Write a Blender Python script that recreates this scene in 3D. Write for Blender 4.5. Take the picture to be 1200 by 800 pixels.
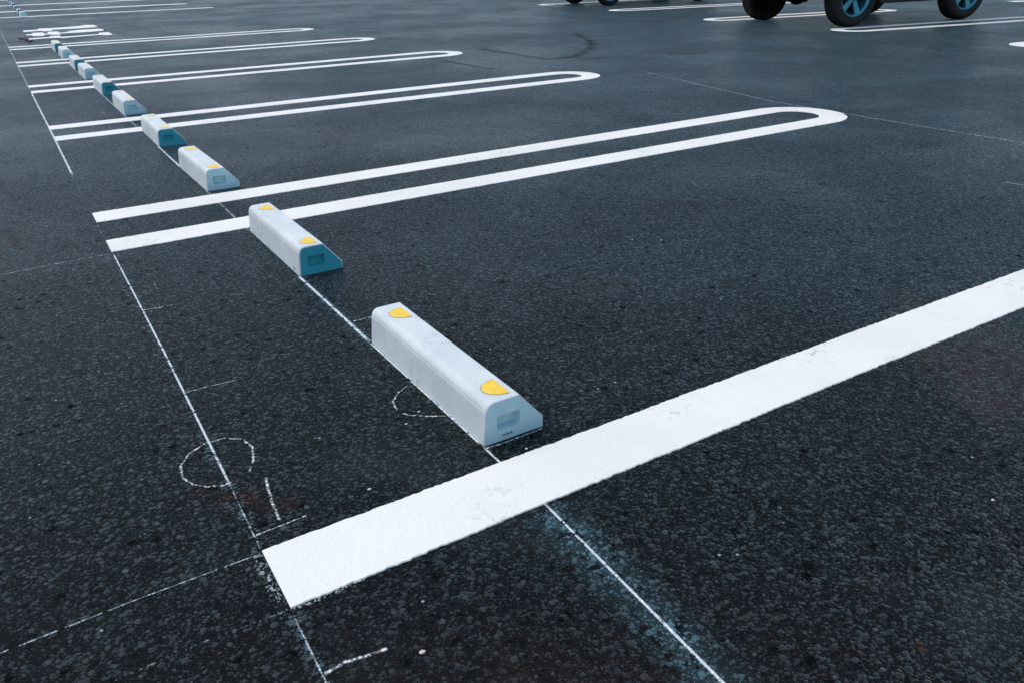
import bpy, bmesh, math, random
import numpy as np
from mathutils import Vector, Matrix

for o in list(bpy.data.objects):
    bpy.data.objects.remove(o, do_unlink=True)
scene = bpy.context.scene
C = scene.collection
R = math.radians

# ------------------------------------------------------------------ camera
F_PX = 931.52
CAM = Vector((-0.1843, -1.0148, 0.9235))
YAW, PIT, ROL = -0.5412, 0.4470, -0.0275
fw = Vector((-math.sin(YAW)*math.cos(PIT), math.cos(YAW)*math.cos(PIT), -math.sin(PIT)))
rt = Vector((math.cos(YAW), math.sin(YAW), 0))
up = rt.cross(fw)
r2 = rt*math.cos(ROL) + up*math.sin(ROL)
u2 = -rt*math.sin(ROL) + up*math.cos(ROL)
cd = bpy.data.cameras.new('camera')
cam = bpy.data.objects.new('camera', cd)
C.objects.link(cam)
m = Matrix((r2, u2, -fw)).transposed().to_4x4()
m.translation = CAM
cam.matrix_world = m
cd.sensor_width = 36.0
cd.lens = F_PX*36.0/1200.0
cd.clip_start = 0.02
cd.clip_end = 5000
scene.camera = cam
scene.render.resolution_x, scene.render.resolution_y = 1024, 682

# ------------------------------------------------------------------ sky and sun
SUN_EL, SUN_AZ = R(62), R(322)          # azimuth clockwise from +Y: soft light from beyond the rows
w = bpy.data.worlds.new('World')
scene.world = w
w.use_nodes = True
wn = w.node_tree
bg = wn.nodes['Background']
sky = wn.nodes.new('ShaderNodeTexSky')
sky.sky_type = 'NISHITA'
sky.sun_disc = False
sky.sun_elevation = SUN_EL
sky.sun_rotation = SUN_AZ
sky.air_density = 1.0
sky.dust_density = 2.6
sky.ozone_density = 1.2
wn.links.new(sky.outputs['Color'], bg.inputs['Color'])
bg.inputs['Strength'].default_value = 0.15
sd = bpy.data.lights.new('sun', 'SUN')
sd.energy = 1.0
sd.angle = R(28)
sd.color = (1.0, 0.93, 0.82)
sun = bpy.data.objects.new('sun', sd)
C.objects.link(sun)
sdir = Vector((math.sin(SUN_AZ)*math.cos(SUN_EL), math.cos(SUN_AZ)*math.cos(SUN_EL), math.sin(SUN_EL)))
sun.rotation_euler = sdir.to_track_quat('Z', 'Y').to_euler()
sun.location = sdir*30
vs = scene.view_settings
vs.view_transform = 'Standard'
vs.look = 'None'
vs.gamma = 1.0
vs.use_curve_mapping = False
vs.exposure = 0.38
scene.cycles.max_bounces = 5
scene.cycles.diffuse_bounces = 2
scene.cycles.glossy_bounces = 2
scene.cycles.transmission_bounces = 0
scene.cycles.transparent_max_bounces = 8


# ------------------------------------------------------------------ helpers
def px(x, y, z=0.0):
    """photo pixel -> point on the horizontal plane z"""
    d = fw + r2*((x-600)/F_PX) - u2*((y-400)/F_PX)
    return CAM + d*((z-CAM.z)/d.z)


def link(name, me, mat=None, parent=None, label=None, cat=None, group=None, kind=None, loc=None, smooth=False):
    o = bpy.data.objects.new(name, me)
    C.objects.link(o)
    if me is not None and mat is not None:
        for mm in (mat if isinstance(mat, (list, tuple)) else [mat]):
            me.materials.append(mm)
    if smooth and me is not None:
        me.polygons.foreach_set('use_smooth', [True]*len(me.polygons))
    if parent is not None:
        o.parent = parent
    if label: o['label'] = label
    if cat: o['category'] = cat
    if group: o['group'] = group
    if kind: o['kind'] = kind
    if loc is not None: o.location = loc
    return o


def bm_mesh(bm, name):
    bmesh.ops.recalc_face_normals(bm, faces=bm.faces)
    me = bpy.data.meshes.new(name)
    bm.to_mesh(me)
    bm.free()
    return me


def copy_tree(o, parent=None):
    c = o.copy()
    C.objects.link(c)
    c.parent = parent
    for ch in [x for x in bpy.data.objects if x.parent == o]:
        copy_tree(ch, c)
    return c


# ------------------------------------------------------------------ node helpers
class NT:
    def __init__(self, nt):
        self.nt = nt

    def n(self, t, **kw):
        nd = self.nt.nodes.new(t)
        ins = kw.pop('ins', {})
        for k, v in kw.items():
            setattr(nd, k, v)
        for k, v in ins.items():
            self.put(nd.inputs[k], v)
        return nd

    def put(self, sock, v):
        if isinstance(v, bpy.types.NodeSocket):
            self.nt.links.new(v, sock)
        else:
            sock.default_value = v

    def math(self, op, a, b=0.0, c=None, clamp=False):
        nd = self.nt.nodes.new('ShaderNodeMath')
        nd.operation = op
        nd.use_clamp = clamp
        self.put(nd.inputs[0], a)
        self.put(nd.inputs[1], b)
        if c is not None: self.put(nd.inputs[2], c)
        return nd.outputs[0]

    def remap(self, v, a, b, c=0.0, d=1.0, smooth=True):
        nd = self.nt.nodes.new('ShaderNodeMapRange')
        nd.interpolation_type = 'SMOOTHSTEP' if smooth else 'LINEAR'
        for i, x in enumerate((v, a, b, c, d)):
            self.put(nd.inputs[i], x)
        return nd.outputs[0]

    def mix(self, f, a, b, blend='MIX'):
        nd = self.nt.nodes.new('ShaderNodeMix')
        nd.data_type = 'RGBA'
        nd.blend_type = blend
        self.put(nd.inputs[0], f)
        self.put(nd.inputs[6], a if isinstance(a, bpy.types.NodeSocket) else (*a, 1))
        self.put(nd.inputs[7], b if isinstance(b, bpy.types.NodeSocket) else (*b, 1))
        return nd.outputs[2]

    def noise(self, vec, scale, detail=2.0, rough=0.5, out='Fac', dist=0.0):
        nd = self.nt.nodes.new('ShaderNodeTexNoise')
        self.put(nd.inputs['Vector'], vec)
        nd.inputs['Scale'].default_value = scale
        nd.inputs['Detail'].default_value = detail
        nd.inputs['Roughness'].default_value = rough
        nd.inputs['Distortion'].default_value = dist
        return nd.outputs[out]

    def voro(self, vec, scale, feature='F1', smooth=None):
        nd = self.nt.nodes.new('ShaderNodeTexVoronoi')
        nd.feature = feature
        self.put(nd.inputs['Vector'], vec)
        nd.inputs['Scale'].default_value = scale
        if smooth is not None: nd.inputs['Smoothness'].default_value = smooth
        return nd


def new_mat(name):
    mt = bpy.data.materials.new(name)
    mt.use_nodes = True
    t = NT(mt.node_tree)
    return mt, t, mt.node_tree.nodes['Principled BSDF'], mt.node_tree.nodes['Material Output']


def simple(name, col, rough=0.5, metal=0.0, var=0.12, scale=20.0, coat=0.0, bump=0.0):
    mt, t, b, out = new_mat(name)
    tc = t.n('ShaderNodeTexCoord').outputs['Object']
    nz = t.noise(tc, scale, 4, 0.6)
    k = t.remap(nz, 0.3, 0.7, 1-var, 1+var)
    b.inputs['Base Color'].default_value = (*col, 1)
    t.put(b.inputs['Base Color'], t.mix(1.0, col, t.n('ShaderNodeCombineColor', ins={0: k, 1: k, 2: k}).outputs[0], 'MULTIPLY'))
    t.put(b.inputs['Roughness'], t.remap(nz, 0.3, 0.7, max(0.02, rough-0.06), min(1, rough+0.06)))
    b.inputs['Metallic'].default_value = metal
    b.inputs['Coat Weight'].default_value = coat
    if bump:
        bp = t.n('ShaderNodeBump', ins={'Strength': 0.4, 'Distance': bump, 'Height': nz})
        t.put(b.inputs['Normal'], bp.outputs[0])
    return mt


# asphalt relief shared by the ground, the chalk and the paint (world position, metres)
grp = bpy.data.node_groups.new('asphalt_relief', 'ShaderNodeTree')
for nm in ('Height', 'Cell', 'Stone', 'Pit'):
    grp.interface.new_socket(name=nm, in_out='OUTPUT', socket_type='NodeSocketFloat')
g = NT(grp)
go = g.n('NodeGroupOutput')
pos = g.n('ShaderNodeNewGeometry').outputs['Position']
warp = g.n('ShaderNodeVectorMath', operation='MULTIPLY_ADD',
           ins={0: g.noise(pos, 210, 3, 0.55, 'Color'), 1: (0.0075, 0.0075, 0.0), 2: pos}).outputs[0]
flat = g.n('ShaderNodeVectorMath', operation='MULTIPLY', ins={0: warp, 1: (1, 1, 0)}).outputs[0]
def stones(scale, rmin, rmax, prob):
    """separate rounded stones: one per cell where the dice fall, each with its own radius"""
    c = g.voro(flat, scale)
    sep = g.n('ShaderNodeSeparateColor', ins={0: c.outputs['Color']})
    r = g.remap(sep.outputs[1], 0.0, 1.0, rmin, rmax, False)
    has = g.remap(sep.outputs[2], 1-prob, 1-prob+0.02)
    m = g.math('MULTIPLY', g.remap(c.outputs['Distance'], r, g.math('MULTIPLY', r, 0.62)), has)
    q = g.math('DIVIDE', c.outputs['Distance'], r)
    dome = g.math('MULTIPLY', m, g.math('MULTIPLY_ADD', g.math('MULTIPLY', q, q), -0.45, 1.0))
    return dome, m, sep.outputs[0]


d1, m1, k1 = stones(72, 0.30, 0.56, 0.42)
d2, m2, k2 = stones(135, 0.34, 0.60, 0.74)
d3, m3, k3 = stones(240, 0.35, 0.60, 0.85)
hm = g.math('MAXIMUM', d1, g.math('MAXIMUM', g.math('MULTIPLY', d2, 0.72), g.math('MULTIPLY', d3, 0.42)))
hm = g.math('ADD', hm, g.math('MULTIPLY', g.math('SUBTRACT', g.noise(flat, 520, 2, 0.6), 0.5), 0.30))
hm = g.math('SUBTRACT', hm, 0.12)
cell = g.math('MULTIPLY_ADD', m2, g.math('SUBTRACT', k2, k3), k3)
cell = g.math('MULTIPLY_ADD', m1, g.math('SUBTRACT', k1, cell), cell)
hh = m1
pits = g.remap(g.noise(flat, 46, 3, 0.6), 0.52, 0.62)
pits = g.math('MULTIPLY', pits, g.remap(g.noise(flat, 9, 2, 0.5), 0.35, 0.6))
hm = g.math('SUBTRACT', hm, g.math('MULTIPLY', pits, 0.55))
g.put(go.inputs['Height'], hm)
g.put(go.inputs['Cell'], cell)
g.put(go.inputs['Stone'], g.math('MULTIPLY', hh, 1.0))
g.put(go.inputs['Pit'], pits)


def relief(t):
    nd = t.nt.nodes.new('ShaderNodeGroup')
    nd.node_tree = grp
    return nd


# ------------------------------------------------------------------ materials
def mat_asphalt():
    mt, t, b, out = new_mat('asphalt')
    p = t.n('ShaderNodeNewGeometry').outputs['Position']
    rl = relief(t)
    lo = t.noise(p, 0.55, 4, 0.55)
    mid = t.noise(p, 3.1, 4, 0.6)
    binder = (0.0045, 0.0055, 0.0060)
    cr = t.n('ShaderNodeValToRGB', ins={0: rl.outputs['Cell']})
    els = cr.color_ramp.elements
    els[0].position = 0.0; els[0].color = (0.0105, 0.0130, 0.0145, 1)
    els[1].position = 1.0; els[1].color = (0.060, 0.066, 0.068, 1)
    for q_, c_ in ((0.18, (0.0130, 0.0172, 0.0182)), (0.40, (0.0205, 0.0258, 0.0270)), (0.52, (0.0170, 0.0178, 0.0178)), (0.66, (0.0235, 0.0300, 0.0315)),
                   (0.76, (0.0235, 0.0215, 0.0205)), (0.86, (0.0290, 0.0352, 0.0368)), (0.955, (0.0320, 0.0378, 0.0390))):
        e_ = els.new(q_); e_.color = (*c_, 1)
    stone = cr.outputs[0]
    col = t.mix(t.remap(rl.outputs['Height'], -0.10, 0.36), binder, stone)
    # weathering: broad patches, a little browner or greyer
    col = t.mix(t.math('MULTIPLY', t.remap(lo, 0.46, 0.68), 0.30), col, (0.020, 0.0165, 0.0160))
    col = t.mix(t.math('MULTIPLY', t.remap(mid, 0.52, 0.75), 0.25), col, (0.016, 0.024, 0.0275))
    col = t.mix(t.math('MULTIPLY', rl.outputs['Pit'], 0.9), col, (0.0035, 0.0042, 0.0046))
    # plucked-out stones: scattered dark holes with a shape of their own
    hv = t.voro(t.n('ShaderNodeVectorMath', operation='MULTIPLY_ADD', ins={0: t.noise(p, 60, 2, 0.5, 'Color'), 1: (0.02, 0.02, 0.0), 2: p}).outputs[0], 24)
    hsep = t.n('ShaderNodeSeparateColor', ins={0: hv.outputs['Color']})
    hole = t.math('MULTIPLY', t.remap(hsep.outputs[0], 0.42, 0.50), t.remap(hv.outputs['Distance'], t.math('MULTIPLY_ADD', hsep.outputs[1], 0.26, 0.16), 0.06))
    col = t.mix(t.math('MULTIPLY', hole, 0.95), col, (0.0030, 0.0038, 0.0042))
    dirt = t.noise(p, 1.15, 6, 0.62, dist=0.7)
    col = t.mix(t.math('MULTIPLY', t.remap(dirt, 0.55, 0.72), 0.55), col, (0.0085, 0.0095, 0.0105))
    col = t.mix(t.math('MULTIPLY', t.remap(dirt, 0.44, 0.30), 0.40), col, (0.026, 0.034, 0.038))
    red = t.noise(p, 0.9, 5, 0.65, dist=0.5)
    col = t.mix(t.math('MULTIPLY', t.remap(red, 0.56, 0.70), 0.55), col, (0.034, 0.024, 0.0225))
    # tiny pale grit
    gv = t.voro(p, 38)
    gs = t.n('ShaderNodeSeparateColor', ins={0: gv.outputs['Color']})
    grit = t.math('MULTIPLY', t.remap(gs.outputs[0], 0.965, 0.975), t.remap(gv.outputs['Distance'], 0.13, 0.07))
    col = t.mix(grit, col, (0.30, 0.34, 0.36))
    t.put(b.inputs['Base Color'], col)
    t.put(b.inputs['Roughness'], t.remap(t.math('ADD', t.math('MULTIPLY', lo, 0.6), t.math('MULTIPLY', dirt, 0.4)), 0.35, 0.65, 0.24, 0.44))
    t.put(b.inputs['Sheen Weight'], t.math('MULTIPLY', t.math('MULTIPLY', t.remap(dirt, 0.30, 0.70, 0.56, 0.38), t.remap(rl.outputs['Height'], -0.1, 0.6, 0.45, 1.25)), t.math('MULTIPLY_ADD', hole, -0.9, 1.0)))
    t.put(b.inputs['Specular IOR Level'], t.math('MULTIPLY', t.remap(rl.outputs['Height'], -0.1, 0.6, 0.02, 0.10), t.math('MULTIPLY_ADD', hole, -0.9, 1.0)))
    b.inputs['Specular IOR Level'].default_value = 0.05
    b.inputs['Sheen Weight'].default_value = 0.20
    b.inputs['Sheen Roughness'].default_value = 0.28
    b.inputs['Sheen Tint'].default_value = (0.54, 0.84, 0.92, 1)
    bump = t.n('ShaderNodeBump', ins={'Strength': 0.8, 'Distance': 0.0028, 'Height': rl.outputs['Height']})
    t.put(b.inputs['Normal'], bump.outputs[0])
    return mt


def mat_paint(name='road_paint', scuff=1.0):
    mt, t, b, out = new_mat(name)
    p = t.n('ShaderNodeNewGeometry').outputs['Position']
    rl = relief(t)
    big = t.noise(p, 2.2, 3, 0.6)
    fine = t.noise(p, 240, 3, 0.6)
    col = t.mix(t.remap(big, 0.35, 0.7), (0.78, 0.80, 0.745), (0.71, 0.735, 0.69))
    # worn specks: where a patch of wear meets the deeper pits of the asphalt
    wear = t.math('MULTIPLY', t.remap(t.noise(p, 5.2, 2, 0.5), 0.60, 0.78), t.remap(t.noise(p, 130, 3, 0.65), 0.56, 0.64))
    col = t.mix(t.math('MULTIPLY', wear, 0.55*scuff), col, (0.28, 0.32, 0.35))
    dv = t.voro(p, 26)
    ds = t.n('ShaderNodeSeparateColor', ins={0: dv.outputs['Color']})
    dot = t.math('MULTIPLY', t.remap(ds.outputs[0], 0.93, 0.94), t.remap(dv.outputs['Distance'], 0.085, 0.045))
    col = t.mix(t.math('MULTIPLY', dot, 0.8), col, (0.10, 0.10, 0.11))
    pore = t.math('MULTIPLY', t.remap(rl.outputs['Height'], -0.20, -0.28), t.remap(t.noise(p, 3.7, 3, 0.6), 0.50, 0.72))
    col = t.mix(t.math('MULTIPLY', pore, 0.5), col, (0.12, 0.13, 0.14))
    grime = t.math('MULTIPLY', t.remap(t.noise(p, 1.3, 5, 0.7), 0.5, 0.8), t.remap(t.noise(p, 30, 3, 0.7), 0.4, 0.7))
    col = t.mix(t.math('MULTIPLY', grime, 0.16), col, (0.35, 0.36, 0.37))
    t.put(b.inputs['Base Color'], col)
    b.inputs['Roughness'].default_value = 0.62
    b.inputs['Specular IOR Level'].default_value = 0.35
    hgt = t.math('ADD', t.math('MULTIPLY', rl.outputs['Height'], 0.35), t.math('MULTIPLY', fine, 0.2))
    bump = t.n('ShaderNodeBump', ins={'Strength': 0.5, 'Distance': 0.0025, 'Height': hgt})
    t.put(b.inputs['Normal'], bump.outputs[0])
    return mt


def mat_powder(name, col, strength, lo, hi, core=0.5, brk=0.0, patch=0.0, rough=0.9, plo=0.36):
    """powder or stain lying on the stones: UV v runs -1..1 across the mark; lo/hi is the relief at which it begins/covers"""
    mt, t, b, out = new_mat(name)
    p = t.n('ShaderNodeNewGeometry').outputs['Position']
    uv = t.n('ShaderNodeSeparateXYZ', ins={0: t.n('ShaderNodeUVMap', uv_map='UVMap').outputs[0]})
    v = t.math('ABSOLUTE', uv.outputs[1])
    v = t.math('ADD', v, t.math('MULTIPLY', t.math('SUBTRACT', t.noise(p, 160, 3, 0.6), 0.5), 0.5))
    a = t.remap(v, 1.0, core)
    rl = relief(t)
    if hi > lo:
        a = t.math('MULTIPLY', a, t.remap(rl.outputs['Height'], lo, hi))
    if brk:
        a = t.math('MULTIPLY', a, t.remap(t.noise(p, 17, 3, 0.6), brk-0.10, brk+0.10))
    if patch:
        a = t.math('MULTIPLY', a, t.remap(t.noise(p, patch, 4, 0.65), plo, plo+0.30))
    end = t.math('ABSOLUTE', uv.outputs[0])
    a = t.math('MULTIPLY', a, t.remap(end, 1.0, 0.93))
    a = t.math('MULTIPLY', a, strength, clamp=True)
    b.inputs['Base Color'].default_value = (*col, 1)
    b.inputs['Roughness'].default_value = rough
    b.inputs['Specular IOR Level'].default_value = 0.2
    bump = t.n('ShaderNodeBump', ins={'Strength': 0.8, 'Distance': 0.004, 'Height': rl.outputs['Height']})
    t.put(b.inputs['Normal'], bump.outputs[0])
    tr = t.n('ShaderNodeBsdfTransparent')
    mx = t.n('ShaderNodeMixShader', ins={0: a, 1: tr.outputs[0], 2: b.outputs[0]})
    t.nt.links.new(mx.outputs[0], out.inputs['Surface'])
    return mt


def mat_concrete(name, a, bcol, dark):
    mt, t, b, out = new_mat(name)
    gi = t.n('ShaderNodeObjectInfo')
    tc = t.n('ShaderNodeTexCoord').outputs['Object']
    p = t.n('ShaderNodeVectorMath', operation='MULTIPLY_ADD',
            ins={0: gi.outputs['Random'], 1: (7.3, 4.1, 9.7), 2: tc}).outputs[0]
    cl = t.noise(p, 9, 5, 0.62)
    col = t.mix(t.remap(cl, 0.32, 0.68), a, bcol)
    fine = t.noise(p, 160, 3, 0.6)
    col = t.mix(t.math('MULTIPLY', t.remap(fine, 0.55, 0.75), 0.25), col, dark)
    pv = t.voro(p, 75)
    ps = t.n('ShaderNodeSeparateColor', ins={0: pv.outputs['Color']})
    hole = t.math('MULTIPLY', t.remap(ps.outputs[0], 0.78, 0.84), t.remap(pv.outputs['Distance'], 0.16, 0.08))
    col = t.mix(t.math('MULTIPLY', hole, 0.55), col, dark)
    smear = t.math('MULTIPLY', t.remap(t.noise(p, 5.5, 4, 0.7, dist=0.6), 0.56, 0.70), t.remap(t.noise(p, 40, 4, 0.7), 0.42, 0.62))
    col = t.mix(t.math('MULTIPLY', smear, 0.42), col, dark)
    t.put(b.inputs['Base Color'], col)
    b.inputs['Roughness'].default_value = 0.78
    b.inputs['Specular IOR Level'].default_value = 0.3
    hgt = t.math('SUBTRACT', t.math('MULTIPLY', fine, 0.3), hole)
    bump = t.n('ShaderNodeBump', ins={'Strength': 0.5, 'Distance': 0.0012, 'Height': hgt})
    t.put(b.inputs['Normal'], bump.outputs[0])
    return mt


M = {}
M['asphalt'] = mat_asphalt()
M['paint'] = mat_paint()
M['chalk'] = mat_powder('chalk_line', (0.72, 0.82, 0.86), 1.0, -0.5, 0.05, core=0.35)
M['chalk_thin'] = mat_powder('chalk_line_thin', (0.58, 0.72, 0.77), 0.85, -0.3, 0.25, core=0.2, brk=0.38)
M['chalk_faint'] = mat_powder('chalk_line_faint', (0.45, 0.58, 0.62), 0.50, -0.1, 0.35, core=0.1, brk=0.47)
M['chalk_stick'] = mat_powder('chalk_stroke', (0.74, 0.80, 0.83), 1.0, -0.25, 0.18, core=0.1)
M['smear'] = mat_powder('chalk_smear', (0.62, 0.68, 0.71), 1.0, -0.15, 0.35, core=-0.3, patch=190, plo=0.30)
M['dust'] = mat_powder('chalk_dust', (0.14, 0.30, 0.36), 0.80, -0.35, 0.45, core=-0.5, patch=9, plo=0.22)
M['dust_faint'] = mat_powder('chalk_dust_faint', (0.16, 0.28, 0.33), 0.40, -0.2, 0.5, core=-0.3, patch=6, plo=0.26)
M['rust'] = mat_powder('rust_stain', (0.075, 0.036, 0.024), 0.85, -0.3, 0.4, core=-0.4, patch=20, plo=0.30)
M['soot'] = mat_powder('tyre_rubber_mark', (0.012, 0.013, 0.014), 0.62, 0.0, 0.0, core=-0.3, patch=3, rough=0.85, plo=0.28)
M['concrete'] = mat_concrete('concrete', (0.63, 0.70, 0.70), (0.54, 0.615, 0.625), (0.22, 0.27, 0.285))
M['concrete_end_shade'] = mat_concrete('concrete_end_shade', (0.54, 0.78, 0.80), (0.45, 0.71, 0.76), (0.11, 0.19, 0.22))  # same concrete, with the blue shade of its end faces put into the colour
M['teal_end'] = mat_concrete('teal_stained_end', (0.065, 0.46, 0.52), (0.05, 0.40, 0.46), (0.02, 0.10, 0.13))
M['yellow'] = simple('yellow_reflector', (0.86, 0.58, 0.04), 0.5, var=0.08, scale=60)
M['grey_rim'] = simple('reflector_recess', (0.22, 0.23, 0.25), 0.7)
M['ink'] = simple('dark_mark', (0.03, 0.07, 0.09), 0.7)
M['rubber'] = simple('tyre_rubber', (0.010, 0.010, 0.011), 0.8, var=0.25, scale=30, bump=0.002)
M['alloy'] = simple('blue_green_alloy', (0.07, 0.30, 0.36), 0.38, metal=0.55, var=0.1, scale=10)
M['dark_metal'] = simple('underbody_metal', (0.012, 0.012, 0.013), 0.75, var=0.3, scale=12)
M['car_black'] = simple('black_car_paint', (0.012, 0.013, 0.015), 0.28, var=0.05, coat=0.6)
M['car_grey'] = simple('dark_grey_car_paint', (0.035, 0.04, 0.045), 0.3, var=0.05, coat=0.6)
M['trim'] = simple('black_plastic', (0.014, 0.014, 0.015), 0.65)
M['glass'] = simple('dark_glass', (0.01, 0.012, 0.014), 0.06)
M['lamp'] = simple('lamp_lens', (0.55, 0.58, 0.6), 0.15)
M['red_lamp'] = simple('red_lamp_lens', (0.35, 0.015, 0.015), 0.2)
M['leaf'] = simple('dry_leaf_brown', (0.13, 0.062, 0.045), 0.7, var=0.3, scale=40)
M['chip'] = simple('pale_stone', (0.62, 0.62, 0.58), 0.8, var=0.15, scale=300)

# ------------------------------------------------------------------ ground
bm = bmesh.new()
S = 1500
bmesh.ops.create_grid(bm, x_segments=2, y_segments=2, size=S)
ground = link('asphalt_ground', bm_mesh(bm, 'asphalt_ground'), M['asphalt'],
              label='dark new asphalt of the car park', kind='structure')
rng = random.Random(4)


def jitter(n, amp, seed, step):
    """edge unevenness: broad waver plus aggregate-sized nicks (metres)"""
    r = np.random.RandomState(seed)
    e = np.zeros(n)
    for wl, k in ((0.6, 0.55), (0.13, 0.22), (0.035, 0.30), (0.012, 0.55), (0.006, 0.75)):
        m_ = max(3, int(n*step/wl)+3)
        if m_ >= n: m_ = n
        e += k*amp*np.interp(np.linspace(0, m_-1, n), np.arange(m_), r.randn(m_))
    return e


def resample(pts, step):
    pts = [np.array(q[:2], float) for q in pts]
    out = []
    for a, b in zip(pts[:-1], pts[1:]):
        k = max(1, int(np.linalg.norm(b-a)/step))
        for i in range(k):
            out.append(a+(b-a)*i/k)
    out.append(pts[-1])
    return np.array(out)


def frame(P):
    T = np.gradient(P, axis=0)
    T /= np.linalg.norm(T, axis=1)[:, None]+1e-9
    return T, np.stack([-T[:, 1], T[:, 0]], 1)


def paint_path(name, pts, width, step, amp, seed, label, zt=0.0021, closed=False):
    P = resample(pts, step)
    if closed: P = P[:-1]
    if closed:
        T = np.roll(P, -1, 0)-np.roll(P, 1, 0)
        T /= np.linalg.norm(T, axis=1)[:, None]
        N = np.stack([-T[:, 1], T[:, 0]], 1)
    else:
        T, N = frame(P)
    n = len(P)
    a = P + N*(width/2+jitter(n, amp, seed, step))[:, None]
    b = P - N*(width/2+jitter(n, amp, seed+1, step))[:, None]
    vs_, fs = [], []
    for i in range(n):
        vs_ += [(a[i, 0], a[i, 1], 0.0), (a[i, 0]-N[i, 0]*0.0015, a[i, 1]-N[i, 1]*0.0015, zt),
                (b[i, 0]+N[i, 0]*0.0015, b[i, 1]+N[i, 1]*0.0015, zt), (b[i, 0], b[i, 1], 0.0)]
    for i in range(n if closed else n-1):
        j, k = i*4, ((i+1) % n)*4
        for q in range(3):
            fs.append((j+q, j+q+1, k+q+1, k+q))
    if not closed:
        fs += [(0, 3, 2, 1), ((n-1)*4, (n-1)*4+1, (n-1)*4+2, (n-1)*4+3)]
    me = bpy.data.meshes.new(name)
    me.from_pydata(vs_, [], fs)
    me.validate()
    bm = bmesh.new(); bm.from_mesh(me)
    bmesh.ops.recalc_face_normals(bm, faces=bm.faces)
    bm.to_mesh(me); bm.free()
    return link(name, me, M['paint'], ground, label)


W_, G_ = 0.1618, 0.2853
RO = W_/2+G_/2                              # centre-line radius of the rounded ends


def hairpin(y0, x1, n=28, x0=0.0):
    """two parallel bars joined by a half circle: centre line"""
    yc = y0+W_+G_/2
    xc = x1-(W_+G_/2)
    pts = [(x0, yc-RO)]
    pts += [(xc+RO*math.cos(t), yc+RO*math.sin(t)) for t in np.linspace(-math.pi/2, math.pi/2, n)]
    pts += [(x0, yc+RO)]
    return pts


W0 = 0.1637
paint_path('single_parking_line', [(0, W0/2), (1.2, W0/2+0.001), (2.2, W0/2-0.002), (4.29, W0/2)], W0, 0.003, 0.0011, 10,
           'wide single white parking line next to the end wheel stop')
ords = ['first', 'second', 'third', 'fourth', 'fifth']
Y1 = W0+1.9392
for k in range(5):
    paint_path('double_parking_line', hairpin(Y1+2.5*k, 4.2928), W_, (0.006, 0.012, 0.02, 0.03, 0.04)[k], 0.0012, 20+2*k,
               '%s double white parking line with rounded end beyond the single line' % ords[k])
# far row of the same side
for k, (ya, xa, xe, wd) in enumerate([(22.15, 0.13, 4.93, 0.30), (25.65, -1.2, 4.97, 0.48), (30.9, 0.2, 5.4, 0.50), (37.9, -2.5, 0.75, 0.6)]):
    paint_path('far_parking_line', [(xa, ya+0.05), (xe, ya-0.05)], wd, 0.05, 0.002, 60+2*k,
               '%s far white parking line beyond the painted lettering' % ords[k])
# opposite row: closed loops, turned a little against this row
OA = -0.196
OL = 3.045
tips = [(9.011, 3.525), (9.355, 6.028), (9.675, 8.689), (10.318, 11.928), (10.693, 14.943)]
av = np.array([math.cos(OA), math.sin(OA)]); nv = np.array([-av[1], av[0]])
whr = ['in front of the black off-roader', 'along the near side of the black off-roader', 'between the two parked cars',
       'along the near side of the small grey car', 'beyond the small grey car']
for k, tp in enumerate(tips):
    o_ = np.array(tp)
    pts = [o_+RO*(math.cos(t)*av+math.sin(t)*nv) for t in np.linspace(math.pi/2, 1.5*math.pi, 20)]
    pts += [o_+OL*av+RO*(math.cos(t)*av+math.sin(t)*nv) for t in np.linspace(-math.pi/2, math.pi/2, 20)]
    pts.append(pts[0])
    paint_path('looped_parking_line', pts, W_, 0.03, 0.0015, 80+2*k,
               'white closed-loop parking line of the opposite row, %s' % whr[k], closed=True)
# more of the opposite row, seen between the wheels
for k, (a, b) in enumerate([((903, 4.2), (927, 3.6)), ((1184, 2.2), (1240, 0.5))]):
    p0, p1 = px(*a), px(*b)
    paint_path('far_bar', [p0, p1], 0.28, 0.05, 0.003, 120+k,
               ['short white painted bar seen behind the off-roader\'s front axle', 'white painted bar beyond the off-roader\'s rear wheel'][k])

# painted ground lettering, seen nearly edge-on
glyph = [
    [(70, 113), (240, 103), (250, 92), (500, 78), (740, 60), (800, 48), (900, 48), (945, 65), (900, 75), (650, 91), (420, 103), (400, 118), (300, 122), (295, 115), (75, 130)],
    [(105, 160), (170, 155), (175, 142), (300, 135), (320, 150), (360, 150), (360, 130), (470, 123), (510, 140), (580, 130), (620, 118), (740, 105), (960, 92), (1015, 102), (1010, 115), (800, 132), (600, 143), (510, 148), (510, 160), (400, 165), (390, 157), (325, 162), (310, 175), (190, 180), (175, 168), (110, 172)],
    [(140, 205), (375, 190), (385, 180), (500, 172), (520, 188), (955, 155), (960, 140), (1070, 132), (1125, 160), (1060, 168), (970, 163), (530, 202), (510, 197), (400, 200), (140, 220)]]
for k, gl in enumerate(glyph):
    bm = bmesh.new()
    vb = [bm.verts.new((px(20+x/10, 25+y/10).x, px(20+x/10, 25+y/10).y, 0.0)) for x, y in gl]
    f = bm.faces.new(vb)
    ex = bmesh.ops.extrude_face_region(bm, geom=[f])
    bmesh.ops.translate(bm, verts=[q for q in ex['geom'] if isinstance(q, bmesh.types.BMVert)], vec=(0, 0, 0.003))
    bmesh.ops.triangulate(bm, faces=bm.faces)
    link('ground_letter', bm_mesh(bm, 'ground_letter'), M['paint'], ground,
         '%s white character painted on the ground behind the fifth double line' % ords[k])


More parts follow.
